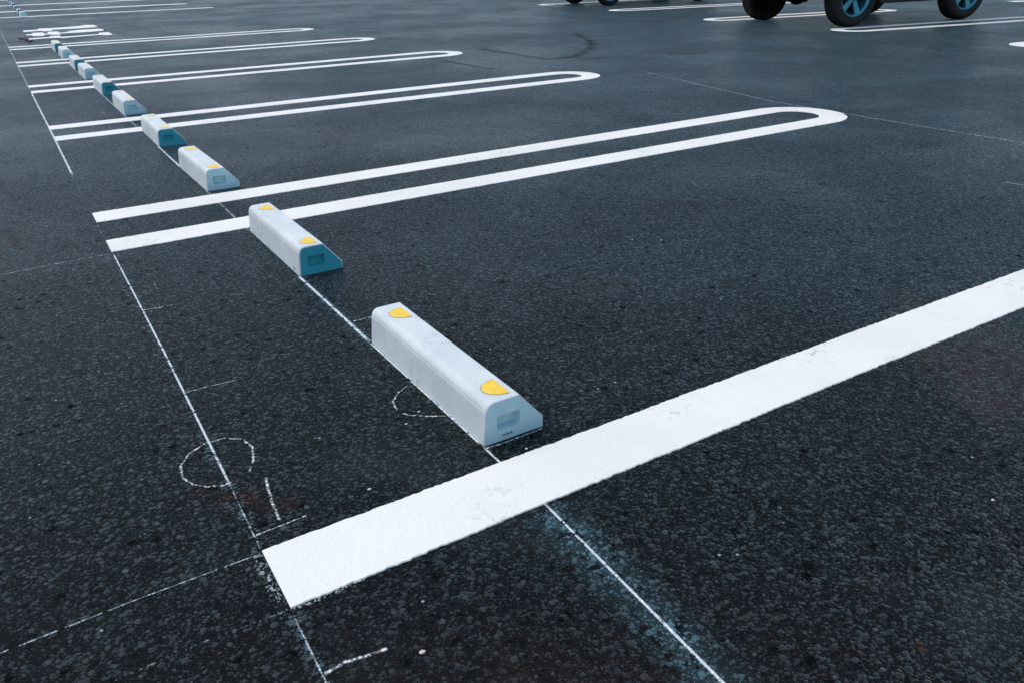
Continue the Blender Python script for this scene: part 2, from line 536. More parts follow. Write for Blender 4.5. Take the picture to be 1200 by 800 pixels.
# ------------------------------------------------------------------ chalk, dust, stains
def ribbon(name, pts, hw, z, mat, label, step=0.02):
    P = resample(pts, step)
    T, N = frame(P)
    d = np.concatenate([[0], np.cumsum(np.linalg.norm(np.diff(P, axis=0), axis=1))])
    d = d/d[-1]*2-1
    me = bpy.data.meshes.new(name)
    vv, ff, uv = [], [], []
    for i in range(len(P)):
        for s in (-1, 0, 1):
            q = P[i]+N[i]*hw*s
            vv.append((q[0], q[1], z)); uv.append((d[i], s))
    for i in range(len(P)-1):
        for s in (0, 1):
            ff.append((i*3+s, i*3+s+1, i*3+s+4, i*3+s+3))
    me.from_pydata(vv, [], ff)
    lay = me.uv_layers.new(name='UVMap')
    for lp in me.loops:
        lay.data[lp.index].uv = uv[lp.vertex_index]
    bm = bmesh.new(); bm.from_mesh(me)
    for f in bm.faces:
        if f.normal.z < 0: f.normal_flip()
    bm.to_mesh(me); bm.free()
    return link(name, me, mat, ground, label)


def P_(lst):
    return [px(*q) for q in lst]


XS = 0.4904
# layout line under the wheel stops
ribbon('chalk_dust', [(0.458, -0.75), (XS-0.004, 0.0)], 0.075, 0.0010, M['dust'], 'pale blue chalk dust along the layout line', 0.03)
ribbon('chalk_dust', [(XS-0.004, 0.17), (XS, 2.9), (XS, 12)], 0.024, 0.0010, M['dust_faint'], 'thin blue chalk dust beside the wheel stops', 0.05)
ribbon('chalk_dust', [(XS-0.003, 0.8), (XS-0.003, 1.48)], 0.022, 0.0012, M['dust'], 'blue chalk dust between the first two wheel stops', 0.03)
ribbon('chalk_line', [(0.4585, -0.75), (XS-0.003, 0.0), (XS-0.003, 0.24)], 0.0036, 0.0018, M['chalk'], 'bright chalk layout line running to the end wheel stop', 0.01)
ribbon('chalk_line', [(XS-0.003, 0.84), (XS-0.002, 1.2), (XS-0.003, 1.46)], 0.0062, 0.0018, M['chalk'], 'chalk layout line between the first two wheel stops', 0.01)
ribbon('chalk_line', [(XS-0.003, 0.24), (XS-0.004, 0.85)], 0.0035, 0.0018, M['chalk'], 'chalk line along the foot of the end wheel stop', 0.01)
ribbon('chalk_line', [(XS-0.004, 2.06), (XS-0.003, 2.8)], 0.006, 0.0018, M['chalk_thin'], 'chalk layout line across the first double line', 0.02)
ribbon('chalk_line', [(XS-0.003, 3.38), (XS-0.003, 4.02)], 0.007, 0.0018, M['chalk'], 'chalk layout line between third and fourth wheel stop', 0.02)
ribbon('chalk_line', [(XS-0.003, 4.6), (XS-0.003, 13.6)], 0.009, 0.0018, M['chalk_thin'], 'chalk layout line under the farther wheel stops', 0.05)
# base line through the ends of the parking lines
ribbon('chalk_dust', [(-0.004, -0.4), (0.0, 0.9), (0.0, 2.1)], 0.022, 0.0010, M['dust_faint'], 'thin chalk dust along the base line', 0.03)
ribbon('chalk_line', [(-0.004, -0.32), (-0.001, 0.0)], 0.0022, 0.0018, M['chalk_thin'], 'broken chalk base line in front of the single line', 0.01)
ribbon('chalk_line', [(-0.001, 0.16), (0.002, 0.40)], 0.0022, 0.0018, M['chalk_thin'], 'broken chalk base line behind the single line', 0.01)
ribbon('chalk_line', [(0.002, 0.38), (0.005, 1.1), (0.004, 1.6), (0.002, 2.1)], 0.0034, 0.0018, M['chalk'], 'chalk base line through the end bay', 0.01)
ribbon('chalk_line', [(0.0, 2.1), (-0.004, 2.75), (-0.002, 3.6)], 0.003, 0.0018, M['chalk_faint'], 'faint chalk base line past the first double line', 0.02)
ribbon('chalk_line', [(-0.002, 3.5), (0.0, 4.6), (0.0, 7.2)], 0.0075, 0.0018, M['chalk'], 'chalk base line past the second double line', 0.02)
ribbon('chalk_line', [(0.0, 7.2), (0.0, 18.5)], 0.012, 0.0018, M['chalk_thin'], 'chalk base line past the third double line', 0.05)
# cross lines running off to the left
ribbon('chalk_line', P_([(306, 649), (160, 703), (0, 766), (-90, 802)]), 0.0022, 0.0018, M['chalk_thin'], 'chalk cross line from the far corner of the single line', 0.01)
ribbon('chalk_line', P_([(336, 716), (240, 752), (130, 800)]), 0.0020, 0.0018, M['chalk_faint'], 'fainter chalk cross line from the near corner of the single line', 0.01)
ribbon('chalk_line', P_([(131, 298), (70, 309), (0, 323), (-60, 336)]), 0.0034, 0.0018, M['chalk_thin'], 'chalk cross line from the first double line', 0.02)
ribbon('chalk_line', P_([(112, 263), (60, 271), (0, 281), (-60, 292)]), 0.0030, 0.0018, M['chalk_faint'], 'faint chalk cross line above it', 0.02)
ribbon('chalk_line', P_([(66, 167), (40, 169), (-30, 176)]), 0.005, 0.0018, M['chalk_faint'], 'faint chalk cross line from the second double line', 0.02)
ribbon('chalk_line', P_([(36, 103), (15, 105), (-20, 108)]), 0.012, 0.0018, M['chalk_thin'], 'chalk cross line from the third double line', 0.02)
# chalk ticks and rings drawn by hand
ribbon('chalk_tick', P_([(299, 628), (325, 618), (360, 604)]), 0.0026, 0.0019, M['chalk_stick'], 'chalk tick just behind the single line', 0.006)
ribbon('chalk_tick', P_([(380, 791), (405, 776), (430, 769), (455, 760)]), 0.0044, 0.0019, M['chalk_stick'], 'chalk tick in front of the single line', 0.006)
ribbon('chalk_tick', P_([(216, 460.5), (245, 453), (277, 445.5)]), 0.0026, 0.0019, M['chalk_stick'], 'chalk tick halfway along the base line', 0.008)
ribbon('chalk_tick', P_([(168, 364), (185, 361.5), (203, 358)]), 0.0034, 0.0019, M['chalk_stick'], 'chalk tick opposite the second wheel stop', 0.01)
ribbon('chalk_tick', P_([(414, 377), (436, 372)]), 0.003, 0.0019, M['chalk_stick'], 'chalk tick at the back of the end wheel stop', 0.008)
ribbon('chalk_tick', P_([(311, 559), (314, 572), (319, 589), (324, 600), (328, 610)]), 0.0042, 0.0019, M['chalk_stick'], 'short upright chalk stroke beside the chalk ring', 0.006)
ribbon('chalk_tick', P_([(170, 316), (180, 330), (188, 350)]), 0.0028, 0.0019, M['chalk_faint'], 'faint chalk scratch', 0.01)
ribbon('chalk_tick', P_([(143, 330), (150, 347), (157, 362)]), 0.0028, 0.0019, M['chalk_faint'], 'faint chalk scratch next to the base line', 0.01)
ribbon('chalk_tick', P_([(112, 250), (126, 247)]), 0.004, 0.0019, M['chalk_stick'], 'chalk tick at the first double line', 0.01)
ribbon('chalk_tick', P_([(132, 299), (150, 297)]), 0.004, 0.0019, M['chalk_faint'], 'faint chalk tick at the first double line', 0.01)
ribbon('chalk_tick', P_([(118, 133), (124, 133)]), 0.02, 0.0019, M['chalk_stick'], 'chalk dab beside the fifth wheel stop', 0.02)
ribbon('chalk_ring', P_([(291, 556), (297, 540), (296, 524), (284, 515), (262, 514), (240, 520), (222, 532), (212, 546), (214, 560), (226, 568), (244, 571), (262, 569), (276, 563)]),
       0.0036, 0.0019, M['chalk_stick'], 'hand-drawn chalk ring around the base line', 0.004)
ribbon('chalk_ring', P_([(478, 452), (466, 461), (460.5, 471), (463.5, 478), (470, 484), (480, 487), (502, 488), (526, 488)]),
       0.0034, 0.0019, M['chalk_stick'], 'half chalk ring at the foot of the end wheel stop', 0.004)
ribbon('chalk_tick', P_([(569, 526), (585, 521), (605, 514), (636, 502)]), 0.0034, 0.0019, M['chalk_stick'], 'white crumbs along the end of the first wheel stop', 0.004)
ribbon('chalk_smear', P_([(298, 647), (314, 678), (335, 719)]), 0.013, 0.0019, M['smear'], 'chalky smear at the tip of the single line', 0.004)
ribbon('chalk_smear', [(-0.003, -0.004), (0.05, -0.006), (0.13, -0.003)], 0.008, 0.0019, M['smear'], 'thin paint crumbs along the near edge of the single line', 0.004)
ribbon('chalk_line', P_([(752, 84), (800, 95), (905, 119.5), (1010, 137), (1100, 152), (1230, 173)]), 0.009, 0.0018, M['chalk_thin'], 'faint chalk line across the mouths of the bays', 0.02)
ribbon('chalk_tick', P_([(1178, 214), (1206, 219)]), 0.006, 0.0019, M['chalk_stick'], 'short chalk dash in the aisle', 0.01)
ribbon('chalk_tick', P_([(1156, 41.2), (1168, 41.6)]), 0.03, 0.0019, M['chalk_thin'], 'far chalk dash near the off-roader', 0.02)
# stains with a shape of their own
ribbon('rust_stain', P_([(232, 570), (262, 580), (300, 585), (352, 592)]), 0.040, 0.0006, M['rust'], 'rust-brown stain between the chalk ring and single line', 0.01)
ribbon('rust_stain', P_([(1072, 752), (1090, 765), (1106, 778)]), 0.018, 0.0006, M['rust'], 'rust-brown streak in the next bay', 0.01)
ribbon('rust_stain', P_([(5, 268), (16, 278), (22, 290)]), 0.05, 0.0006, M['rust'], 'rust-brown stain on the left walkway', 0.02)
ribbon('tyre_mark', P_([(560, 57), (590, 62), (640, 70), (672, 67), (690, 59), (694, 52), (688, 46), (672, 40)]), 0.10, 0.0006, M['soot'], 'curved tyre mark in the aisle', 0.05)
ribbon('tyre_mark', P_([(680, 70), (720, 67), (750, 65.5)]), 0.07, 0.0006, M['soot'], 'short straight tyre mark in the aisle', 0.05)
ribbon('tyre_mark', P_([(784, 64), (830, 63)]), 0.07, 0.0006, M['soot'], 'short tyre mark farther along the aisle', 0.05)
ribbon('tyre_mark', P_([(505, 69), (540, 75), (580, 82)]), 0.05, 0.0006, M['soot'], 'thin dark crack-like mark at the third double line', 0.05)
ribbon('oil_spot', P_([(933, 118), (943, 119.5), (955, 121)]), 0.035, 0.0006, M['soot'], 'dark oil spot behind the first rounded end', 0.02)
ribbon('oil_spot', P_([(766, 89), (775, 89.6), (784, 90)]), 0.05, 0.0006, M['soot'], 'dark oil spot in the aisle', 0.02)
ribbon('oil_spot', P_([(1082, 57), (1105, 57.8)]), 0.05, 0.0006, M['soot'], 'dark oil spot near the off-roader', 0.02)


# ------------------------------------------------------------------ wheel stops
LEN, DEP, HGT = 0.6135, 0.151, 0.0975
RX0, RX1, RZ0, RZ1, RD = 0.034, 0.092, 0.025, 0.0625, 0.020


def arc(cx, cz, r, a0, a1, n):
    return [(cx+r*math.cos(a), cz+r*math.sin(a)) for a in np.linspace(a0, a1, n)]


prof = [(0.0, 0.0), (0.0075, HGT-0.022)]
prof += arc(0.0295, HGT-0.021, 0.021, math.pi*0.97, math.pi*0.5, 7)
prof += arc(0.088, HGT-0.007, 0.007, math.pi*0.5, math.pi*0.27, 4)
prof += [(DEP-0.003, 0.028), (DEP, 0.024), (DEP, 0.0)]


def inset(pr, d):
    c = np.mean(pr, axis=0)
    P = np.array(pr)
    n = len(P)
    out = []
    for i in range(n):
        t = P[(i+1) % n]-P[i-1]
        t /= np.linalg.norm(t)
        nn = np.array([-t[1], t[0]])
        if nn.dot(c-P[i]) < 0: nn = -nn
        q = P[i]+nn*d
        if P[i][1] == 0: q = np.array([P[i][0]+(d if P[i][0] < DEP/2 else -d), 0.0])
        out.append(tuple(q))
    return out


def stop_mesh(end_idx):
    """solid stop with rounded arrises and a hand-hold recess in each end; end_idx = material of the two end faces"""
    bm = bmesh.new()
    rings = []
    levels = [(0.0, 0.0045), (0.0013, 0.0013), (0.0045, 0.0), (LEN/3, 0), (2*LEN/3, 0), (LEN-0.0045, 0.0), (LEN-0.0013, 0.0013), (LEN, 0.0045)]
    for y, d in levels:
        pr = inset(prof, d) if d else prof
        rings.append([bm.verts.new((x, y, z)) for x, z in pr])
    n = len(prof)
    for a, b in zip(rings[:-1], rings[1:]):
        for i in range(n):
            j = (i+1) % n
            bm.faces.new((a[i], a[j], b[j], b[i]))
    rc = 0.006
    hole = []
    for cx, cz, a0 in ((RX1-rc, RZ1-rc, 0), (RX0+rc, RZ1-rc, 0.5), (RX0+rc, RZ0+rc, 1.0), (RX1-rc, RZ0+rc, 1.5)):
        hole += arc(cx, cz, rc, a0*math.pi, (a0+0.5)*math.pi, 4)
    cx, cz = (RX0+RX1)/2, (RZ0+RZ1)/2
    for y, s, ring in ((0.0, 1, rings[0]), (LEN, -1, rings[-1])):
        h0 = [bm.verts.new((x, y, z)) for x, z in hole]
        h1 = [bm.verts.new((cx+(x-cx)*0.97, y+s*0.002, cz+(z-cz)*0.96)) for x, z in hole]
        h2 = [bm.verts.new((cx+(x-cx)*0.88, y+s*RD, cz+(z-cz)*0.86)) for x, z in hole]
        eds = []
        for lp in (ring, h0):
            for i in range(len(lp)):
                e = bm.edges.get((lp[i], lp[(i+1) % len(lp)])) or bm.edges.new((lp[i], lp[(i+1) % len(lp)]))
                eds.append(e)
        res = bmesh.ops.triangle_fill(bm, edges=eds, use_beauty=True)
        fs = [q for q in res['geom'] if isinstance(q, bmesh.types.BMFace)]
        for a, b in ((h0, h1), (h1, h2)):
            for i in range(len(a)):
                j = (i+1) % len(a)
                fs.append(bm.faces.new((a[i], a[j], b[j], b[i])))
        fs.append(bm.faces.new(h2))
        for f in fs: f.material_index = end_idx
    me = bm_mesh(bm, 'wheel_stop_body')
    for p_ in me.polygons:
        p_.use_smooth = False
    return me


def d_plate(r_y, r_x, z0, z1, name):
    bm = bmesh.new()
    out = [(0, -r_y)] + [(-r_x*math.cos(t), r_y*math.sin(t)) for t in np.linspace(-math.pi/2+0.12, math.pi/2-0.12, 15)] + [(0, r_y)]
    lo = [bm.verts.new((x, y, z0)) for x, y in out]
    mid = [bm.verts.new((x, y, z1-0.0005)) for x, y in out]
    hi = [bm.verts.new((-r_x*0.4+(x+r_x*0.4)*0.97, y*0.97, z1)) for x, y in out]
    n = len(out)
    for a, b in ((lo, mid), (mid, hi)):
        for i in range(n):
            bm.faces.new((a[i], a[(i+1) % n], b[(i+1) % n], b[i]))
    bm.faces.new(hi)
    bm.faces.new(lo)
    return bm_mesh(bm, name)


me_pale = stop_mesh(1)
for q in (M['concrete'], M['concrete_end_shade']): me_pale.materials.append(q)
me_teal = stop_mesh(1)
for q in (M['concrete'], M['teal_end']): me_teal.materials.append(q)
me_refl = d_plate(0.0355, 0.0455, -0.001, 0.0012, 'reflector'); me_refl.materials.append(M['yellow'])
me_seat = d_plate(0.038, 0.048, -0.002, 0.0004, 'reflector_seat'); me_seat.materials.append(M['grey_rim'])
# small dark cast mark under the recess: a row of worn strokes
bm = bmesh.new()
r_ = random.Random(9)
for i, (cx_, hgt, wd) in enumerate([(0.046, 0.004, 0.0022), (0.0495, 0.0065, 0.0024), (0.0532, 0.0045, 0.0030), (0.0575, 0.0060, 0.0030), (0.0615, 0.0055, 0.0034), (0.0665, 0.0080, 0.0018), (0.0690, 0.0045, 0.0036)]):
    z_ = 0.0125+r_.uniform(-0.0006, 0.0006)
    pts = [(cx_-wd/2, z_-hgt/2), (cx_+wd/2, z_-hgt/2+0.0006), (cx_+wd/2-0.0006, z_+hgt/2), (cx_-wd/2+0.0004, z_+hgt/2-0.0008)]
    a = [bm.verts.new((x, -0.0004, z)) for x, z in pts]
    b = [bm.verts.new((x, 0.0012, z)) for x, z in pts]
    bm.faces.new(a)
    for k in range(4):
        bm.faces.new((a[k], a[(k+1) % 4], b[(k+1) % 4], b[k]))
me_mark = bm_mesh(bm, 'cast_mark'); me_mark.materials.append(M['ink'])

stop_y = [0.2341, 1.4523, 2.783, 4.0015, 5.3447, 6.5697, 7.829, 8.8366, 10.2757, 11.3826]
far_y = [22.35, 24.15, 27.2, 29.5, 32.0, 34.4]
names10 = ['first', 'second', 'third', 'fourth', 'fifth', 'sixth', 'seventh', 'eighth', 'ninth', 'tenth']
for i, y in enumerate(stop_y + far_y):
    far = i >= 10
    teal = (i % 2 == 1)
    x = XS if not far else 0.545+(y-22.35)*0.0105
    if i == 0:
        lab = 'pale concrete wheel stop with two yellow reflectors right beside the wide single line'
    elif i == 1:
        lab = 'concrete wheel stop with dark teal end in front of the first double line'
    elif not far:
        lab = '%s concrete wheel stop counted from the wide single line, %s end' % (names10[i], 'dark teal' if teal else 'pale')
    else:
        lab = '%s tiny wheel stop in the far row beyond the painted lettering' % names10[i-10]
    st = link('wheel_stop', None, None, None, lab, 'wheel stop', 'concrete wheel stops along the bays', loc=(x, y, 0))
    if not far and i > 1: st.rotation_euler.z = R(random.Random(i).uniform(-0.5, 0.5))
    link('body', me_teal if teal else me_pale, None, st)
    for yc in (0.0545, 0.5385):
        rf = link('reflector', me_refl, None, st, 'yellow half-moon reflector', loc=(0.0785, yc, HGT))
        link('reflector_seat', me_seat, None, rf)
    if i < 2:
        if i == 0:
            link('cast_mark', me_mark, None, st)
        else:
            mk = link('cast_mark', me_mark, None, st)
            mk.rotation_euler.z = R(90)
            mk.matrix_local = Matrix.Translation((0.0012, 0.115, 0.0)) @ Matrix.Rotation(R(-90), 4, 'Z') if True else None
            mk.location.x = 0.0014


# ------------------------------------------------------------------ cars
def lathe_y(bm, prof_, n=40, cap=False):
    """revolve (radius, y) points about the y axis"""
    rings = []
    for r_, y_ in prof_:
        rings.append([bm.verts.new((r_*math.cos(2*math.pi*k/n), y_, r_*math.sin(2*math.pi*k/n))) for k in range(n)])
    for a, b in zip(rings[:-1], rings[1:]):
        for k in range(n):
            bm.faces.new((a[k], a[(k+1) % n], b[(k+1) % n], b[k]))
    if cap:
        bm.faces.new(rings[0]); bm.faces.new(rings[-1])
    return rings


def bbox(bm, x0, x1, y0, y1, z0, z1, bev=0.0, seg=2):
    r = bmesh.ops.create_cube(bm, size=1.0)
    for v in r['verts']:
        v.co = Vector(((x0+x1)/2+v.co.x*(x1-x0), (y0+y1)/2+v.co.y*(y1-y0), (z0+z1)/2+v.co.z*(z1-z0)))
    if bev:
        es = list({e for v in r['verts'] for e in v.link_edges})
        bmesh.ops.bevel(bm, geom=es, offset=bev, segments=seg, affect='EDGES', profile=0.5)


def rod(bm, a, b, r, n=14):
    a, b = Vector(a), Vector(b)
    d = b-a
    q = Vector((0, 0, 1)).rotation_difference(d.normalized())
    res = bmesh.ops.create_cone(bm, cap_ends=True, segments=n, radius1=r, radius2=r, depth=d.length)
    mt = Matrix.Translation((a+b)/2) @ q.to_matrix().to_4x4()
    bmesh.ops.transform(bm, matrix=mt, verts=res['verts'])


def loft_y(bm, prof_, ys, insets=None):
    """side profile (x,z) swept across y; one scale per station pulls the outline in"""
    P = np.array(prof_)
    c = P.mean(0)
    rings = []
    for k, y in enumerate(ys):
        s = 1.0 if insets is None else insets[k]
        rings.append([bm.verts.new((c[0]+(q[0]-c[0])*s, y, c[1]+(q[1]-c[1])*s)) for q in P])
    n = len(P)
    for a, b in zip(rings[:-1], rings[1:]):
        for i in range(n):
            bm.faces.new((a[i], a[(i+1) % n], b[(i+1) % n], b[i]))
    bm.faces.new(rings[0]); bm.faces.new(rings[-1])


def P2(name, build, mat, parent, smooth=False, label=None):
    bm = bmesh.new()
    build(bm)
    me = bm_mesh(bm, name)
    return link(name, me, mat, parent, label, smooth=smooth)


def make_wheel(parent, x, y, side, RT, RR, TW, spokes):
    """hub > tyre, rim; side -1 faces -y"""
    hub = P2('wheel', lambda b: lathe_y(b, [(0.0005, 0.07), (RR*0.93, 0.07), (RR*0.93, 0.055), (RR*0.6, 0.05), (RR*0.55, -0.02), (0.0005, -0.02)]), M['dark_metal'], parent)
    hub.location = (x, y, RT)
    hub.rotation_euler.z = 0 if side < 0 else math.pi
    hw = TW/2
    tp = [(RR, -hw*0.80), (RR+0.012, -hw*0.90), (RR+(RT-RR)*0.45, -hw), (RR+(RT-RR)*0.75, -hw*0.97), (RT-0.022, -hw*0.88), (RT-0.006, -hw*0.74), (RT, -hw*0.6)]
    mid = []
    for gx in (-0.35, 0.0, 0.35):
        mid += [(RT, hw*(gx-0.06)), (RT-0.010, hw*(gx-0.045)), (RT-0.010, hw*(gx+0.045)), (RT, hw*(gx+0.06))]
    tp = tp+mid+[(r_, -y_) for r_, y_ in reversed(tp)]
    ty = P2('tyre', lambda b: lathe_y(b, tp, 56), M['rubber'], hub, smooth=True)
    def rim(b):
        lathe_y(b, [(RR-0.03, hw*0.7), (RR-0.022, -hw*0.3), (RR-0.018, -hw*0.72), (RR-0.004, -hw*0.84), (RR+0.006, -hw*0.88), (RR+0.008, -hw*0.80), (RR-0.002, -hw*0.6), (RR-0.006, hw*0.7)], 48)
        lathe_y(b, [(0.0005, -hw*0.66), (0.030, -hw*0.66), (0.036, -hw*0.60), (0.058, -hw*0.54), (0.062, -hw*0.30), (0.0005, -hw*0.30)], 24)
        for k in range(spokes):
            a = 2*math.pi*k/spokes+0.25
            r = bmesh.ops.create_cube(b, size=1.0)
            for v in r['verts']:
                outer = v.co.z > 0
                z_ = RR-0.012 if outer else 0.045
                wd = (0.085 if outer else 0.055) if spokes <= 5 else (0.03 if outer else 0.022)
                yf = (-hw*0.74 if outer else -hw*0.56)
                v.co = Vector((v.co.x*wd, yf if v.co.y < 0 else yf+0.03, z_))
            bmesh.ops.rotate(b, verts=r['verts'], cent=(0, 0, 0), matrix=Matrix.Rotation(a, 3, 'Y'))
        for k in range(5):
            a = 2*math.pi*k/5
            rod(b, (0.045*math.cos(a), -hw*0.62, 0.045*math.sin(a)), (0.045*math.cos(a), -hw*0.5, 0.045*math.sin(a)), 0.008, 8)
    P2('rim', rim, M['alloy'], hub, label='blue-green five-spoke alloy rim' if spokes == 5 else 'blue-green thin-spoked rim')
    return hub


def make_car(name, label, loc, heading, wb, track, RT, RR, TW, spokes, boxy, paint):
    car = link(name, None, None, None, label, 'car', 'cars parked across the aisle', loc=loc)
    car.rotation_euler.z = heading
    hy = track/2+TW/2-0.02
    fo, ro = (0.50, 0.58) if boxy else (0.62, 0.50)
    x0, x1 = -fo, wb+ro
    zs = 0.36 if boxy else 0.24
    zb = 1.02 if boxy else 0.95
    zt = 1.72 if boxy else 1.52
    ra = RT+0.07

    def arch(cx, back=False):
        a = np.linspace(math.pi, 0, 13) if not back else np.linspace(0, math.pi, 13)
        return [(cx+ra*math.cos(t), max(zs, RT+ra*math.sin(t))) for t in a]
    lower = [(x0, zs+0.10), (x0+0.05, zs+0.02)] + arch(0) + arch(wb) + [(x1-0.05, zs+0.02), (x1, zs+0.12), (x1, zb)]
    lower += [(0.62, zb), (x0+0.06, zb-0.05 if boxy else zb-0.18)]
    P2('body', lambda b: loft_y(b, lower, [-hy+0.03, -hy+0.065, hy-0.065, hy-0.03], [0.985, 1, 1, 0.985]), paint, car)
    if boxy:
        cab = [(0.50, zb-0.01), (0.74, zt-0.04), (0.84, zt), (x1-0.10, zt), (x1-0.03, zt-0.05), (x1-0.005, zb-0.01)]
    else:
        cab = [(0.05, zb-0.05), (0.75, zt-0.06), (1.1, zt), (x1-0.45, zt-0.01), (x1-0.16, zt-0.10), (x1-0.01, zb-0.01)]
    rf = P2('cabin', lambda b: loft_y(b, cab, [-hy+0.12, -hy+0.075, hy-0.075, hy-0.12], [0.97, 1, 1, 0.97]), paint, car)
    # glazing, set proud of the cabin skin
    a0, a1 = Vector((cab[0][0], 0, cab[0][1])), Vector((cab[1][0], 0, cab[1][1]))

    def shield(b):
        p0 = a0.lerp(a1, 0.12); p1 = a0.lerp(a1, 0.95)
        n = Vector((-(a1-a0).z, 0, (a1-a0).x)).normalized()*0.006
        q = [p0+n, p1+n, p1-n*3, p0-n*3]
        loft_y(b, [(v.x, v.z) for v in q], [-hy+0.17, hy-0.17])
    P2('windscreen', shield, M['glass'], car)
    wx = [0.92 if boxy else 0.85, (0.92+x1)/2, x1-0.2]
    for s in (-1, 1):
        for xa, xb in ((wx[0], wx[1]-0.05), (wx[1]+0.05, wx[2])):
            P2('side_window', lambda b: bbox(b, xa, xb, *(sorted((s*(hy-0.085), s*(hy-0.068)))), zb+0.06, zt-0.15, 0.004), M['glass'], car)
        d = P2('door', lambda b: bbox(b, 0.58, wx[1], *(sorted((s*(hy-0.05), s*(hy-0.022)))), zs+0.08, zb-0.03, 0.008), paint, car)
        P2('door_handle', lambda b: bbox(b, wx[1]-0.22, wx[1]-0.06, *(sorted((s*(hy-0.03), s*(hy+0.006)))), zb-0.14, zb-0.11, 0.006), M['trim'], d)
        P2('mirror', lambda b: bbox(b, 0.62, 0.72, *(sorted((s*(hy-0.03), s*(hy+0.16)))), zb+0.02, zb+0.17, 0.03), M['trim'], car)
        P2('headlight', lambda b: (rod(b, (x0-0.012, s*(hy-0.24), zb-0.24), (x0+0.1, s*(hy-0.24), zb-0.24), 0.085, 24) if boxy
                                   else bbox(b, x0-0.01, x0+0.25, *(sorted((s*(hy-0.36), s*(hy-0.045)))), zb-0.32, zb-0.19, 0.03)), M['lamp'], car)
        P2('tail_light', lambda b: bbox(b, x1-0.03, x1+0.02, *(sorted((s*(hy-0.2), s*(hy-0.06)))), zs+0.22, zs+0.42, 0.01), M['red_lamp'], car)
        P2('sill', lambda b: bbox(b, ra+0.02, wb-ra-0.02, *(sorted((s*(hy-0.14), s*(hy-0.03)))), zs-0.09, zs+0.03, 0.015), M['trim'], car)
        for cx in (0, wb):
            def flare(b):
                n = 17
                ang = np.linspace(0.05*math.pi, 0.95*math.pi, n)
                ys = sorted((s*(hy-0.06), s*(hy+0.02)))
                g_ = []
                for t in ang:
                    g_.append([b.verts.new((cx+rr*math.cos(t), yy, RT+rr*math.sin(t))) for rr, yy in ((ra-0.004, ys[0]), (ra-0.004, ys[1]), (ra+0.06, ys[1]), (ra+0.06, ys[0]))])
                for p_, q_ in zip(g_[:-1], g_[1:]):
                    for k in range(4):
                        b.faces.new((p_[k], p_[(k+1) % 4], q_[(k+1) % 4], q_[k]))
                b.faces.new(g_[0]); b.faces.new(g_[-1])
            P2('wheel_arch', flare, M['trim'] if boxy else paint, car)
    P2('front_bumper', lambda b: bbox(b, x0-0.07, x0+0.09, -hy+0.06, hy-0.06, zs-0.01, zs+0.2, 0.035), M['trim'], car)
    P2('rear_bumper', lambda b: bbox(b, x1-0.09, x1+0.06, -hy+0.06, hy-0.06, zs, zs+0.2, 0.035), M['trim'], car)
    gr = P2('grille', lambda b: bbox(b, x0-0.014, x0+0.04, -hy+0.36, hy-0.36, zb-0.34, zb-0.14, 0.012), M['trim'], car)
    for k in range(5):
        yy = -0.3+k*0.15
        P2('grille_bar', lambda b: bbox(b, x0-0.024, x0-0.008, yy-0.02, yy+0.02, zb-0.32, zb-0.16, 0.004), paint, gr)
    # running gear
    P2('chassis', lambda b: (bbox(b, x0+0.12, x1-0.12, -0.42, -0.34, 0.40 if boxy else 0.26, 0.48, 0.01), bbox(b, x0+0.12, x1-0.12, 0.34, 0.42, 0.40 if boxy else 0.26, 0.48, 0.01),
                             bbox(b, 0.5, wb-0.5, -0.3, 0.3, 0.36 if boxy else 0.25, 0.46, 0.03)), M['dark_metal'], car)
    for cx, oy in ((0, 0.16), (wb, 0.0)):
        def axle(b):
            rod(b, (cx, -track/2+0.03, RT), (cx, track/2-0.03, RT), 0.042 if boxy else 0.03)
            if boxy:
                r = bmesh.ops.create_uvsphere(b, u_segments=18, v_segments=12, radius=0.125)
                bmesh.ops.translate(b, verts=r['verts'], vec=(cx, oy, RT-0.005))
                rod(b, (cx, oy-0.17, RT-0.02), (cx, oy+0.17, RT-0.02), 0.07)
                rod(b, (cx+0.02, -track/2+0.14, RT-0.03), (cx+0.9 if cx == 0 else cx-0.9, -0.38, 0.42), 0.026)
                rod(b, (cx+0.02, track/2-0.14, RT-0.03), (cx+0.9 if cx == 0 else cx-0.9, 0.38, 0.42), 0.026)
                rod(b, (cx-0.12, -track/2+0.1, RT+0.02), (cx-0.12, track/2-0.1, RT+0.04), 0.018)
        P2('axle', axle, M['dark_metal'], car, smooth=False)
        for s in (-1, 1):
            def coil(b):
                rod(b, (cx+0.05, s*(track/2-0.26), RT), (cx+0.05, s*(track/2-0.30), RT+0.42), 0.045)
                rod(b, (cx-0.08, s*(track/2-0.2), RT-0.08), (cx-0.06, s*(track/2-0.24), RT+0.40), 0.026)
            P2('spring', coil, M['dark_metal'], car)
            make_wheel(car, cx, s*track/2, s, RT, RR, TW, spokes)
    P2('exhaust', lambda b: (rod(b, (0.4, 0.2, 0.40), (wb-0.4, 0.24, 0.38), 0.025), rod(b, (wb-0.5, 0.25, 0.39), (wb+ro-0.03, 0.30, 0.39), 0.03)), M['dark_metal'], car)
    P2('number_plate', lambda b: bbox(b, x0-0.082, x0-0.066, -0.165, 0.165, zs+0.03, zs+0.195, 0.003), M['lamp'], car)
    if boxy:
        sp = P2('spare_wheel', lambda b: lathe_y(b, [(0.0005, -0.09), (0.2, -0.09), (RT-0.04, -0.085), (RT-0.005, -0.05), (RT-0.005, 0.05), (RT-0.04, 0.085), (0.0005, 0.085)], 40), M['rubber'], car)
        sp.location = (x1+0.1, 0.08, 0.95)
        sp.rotation_euler.z = R(90)
    return car


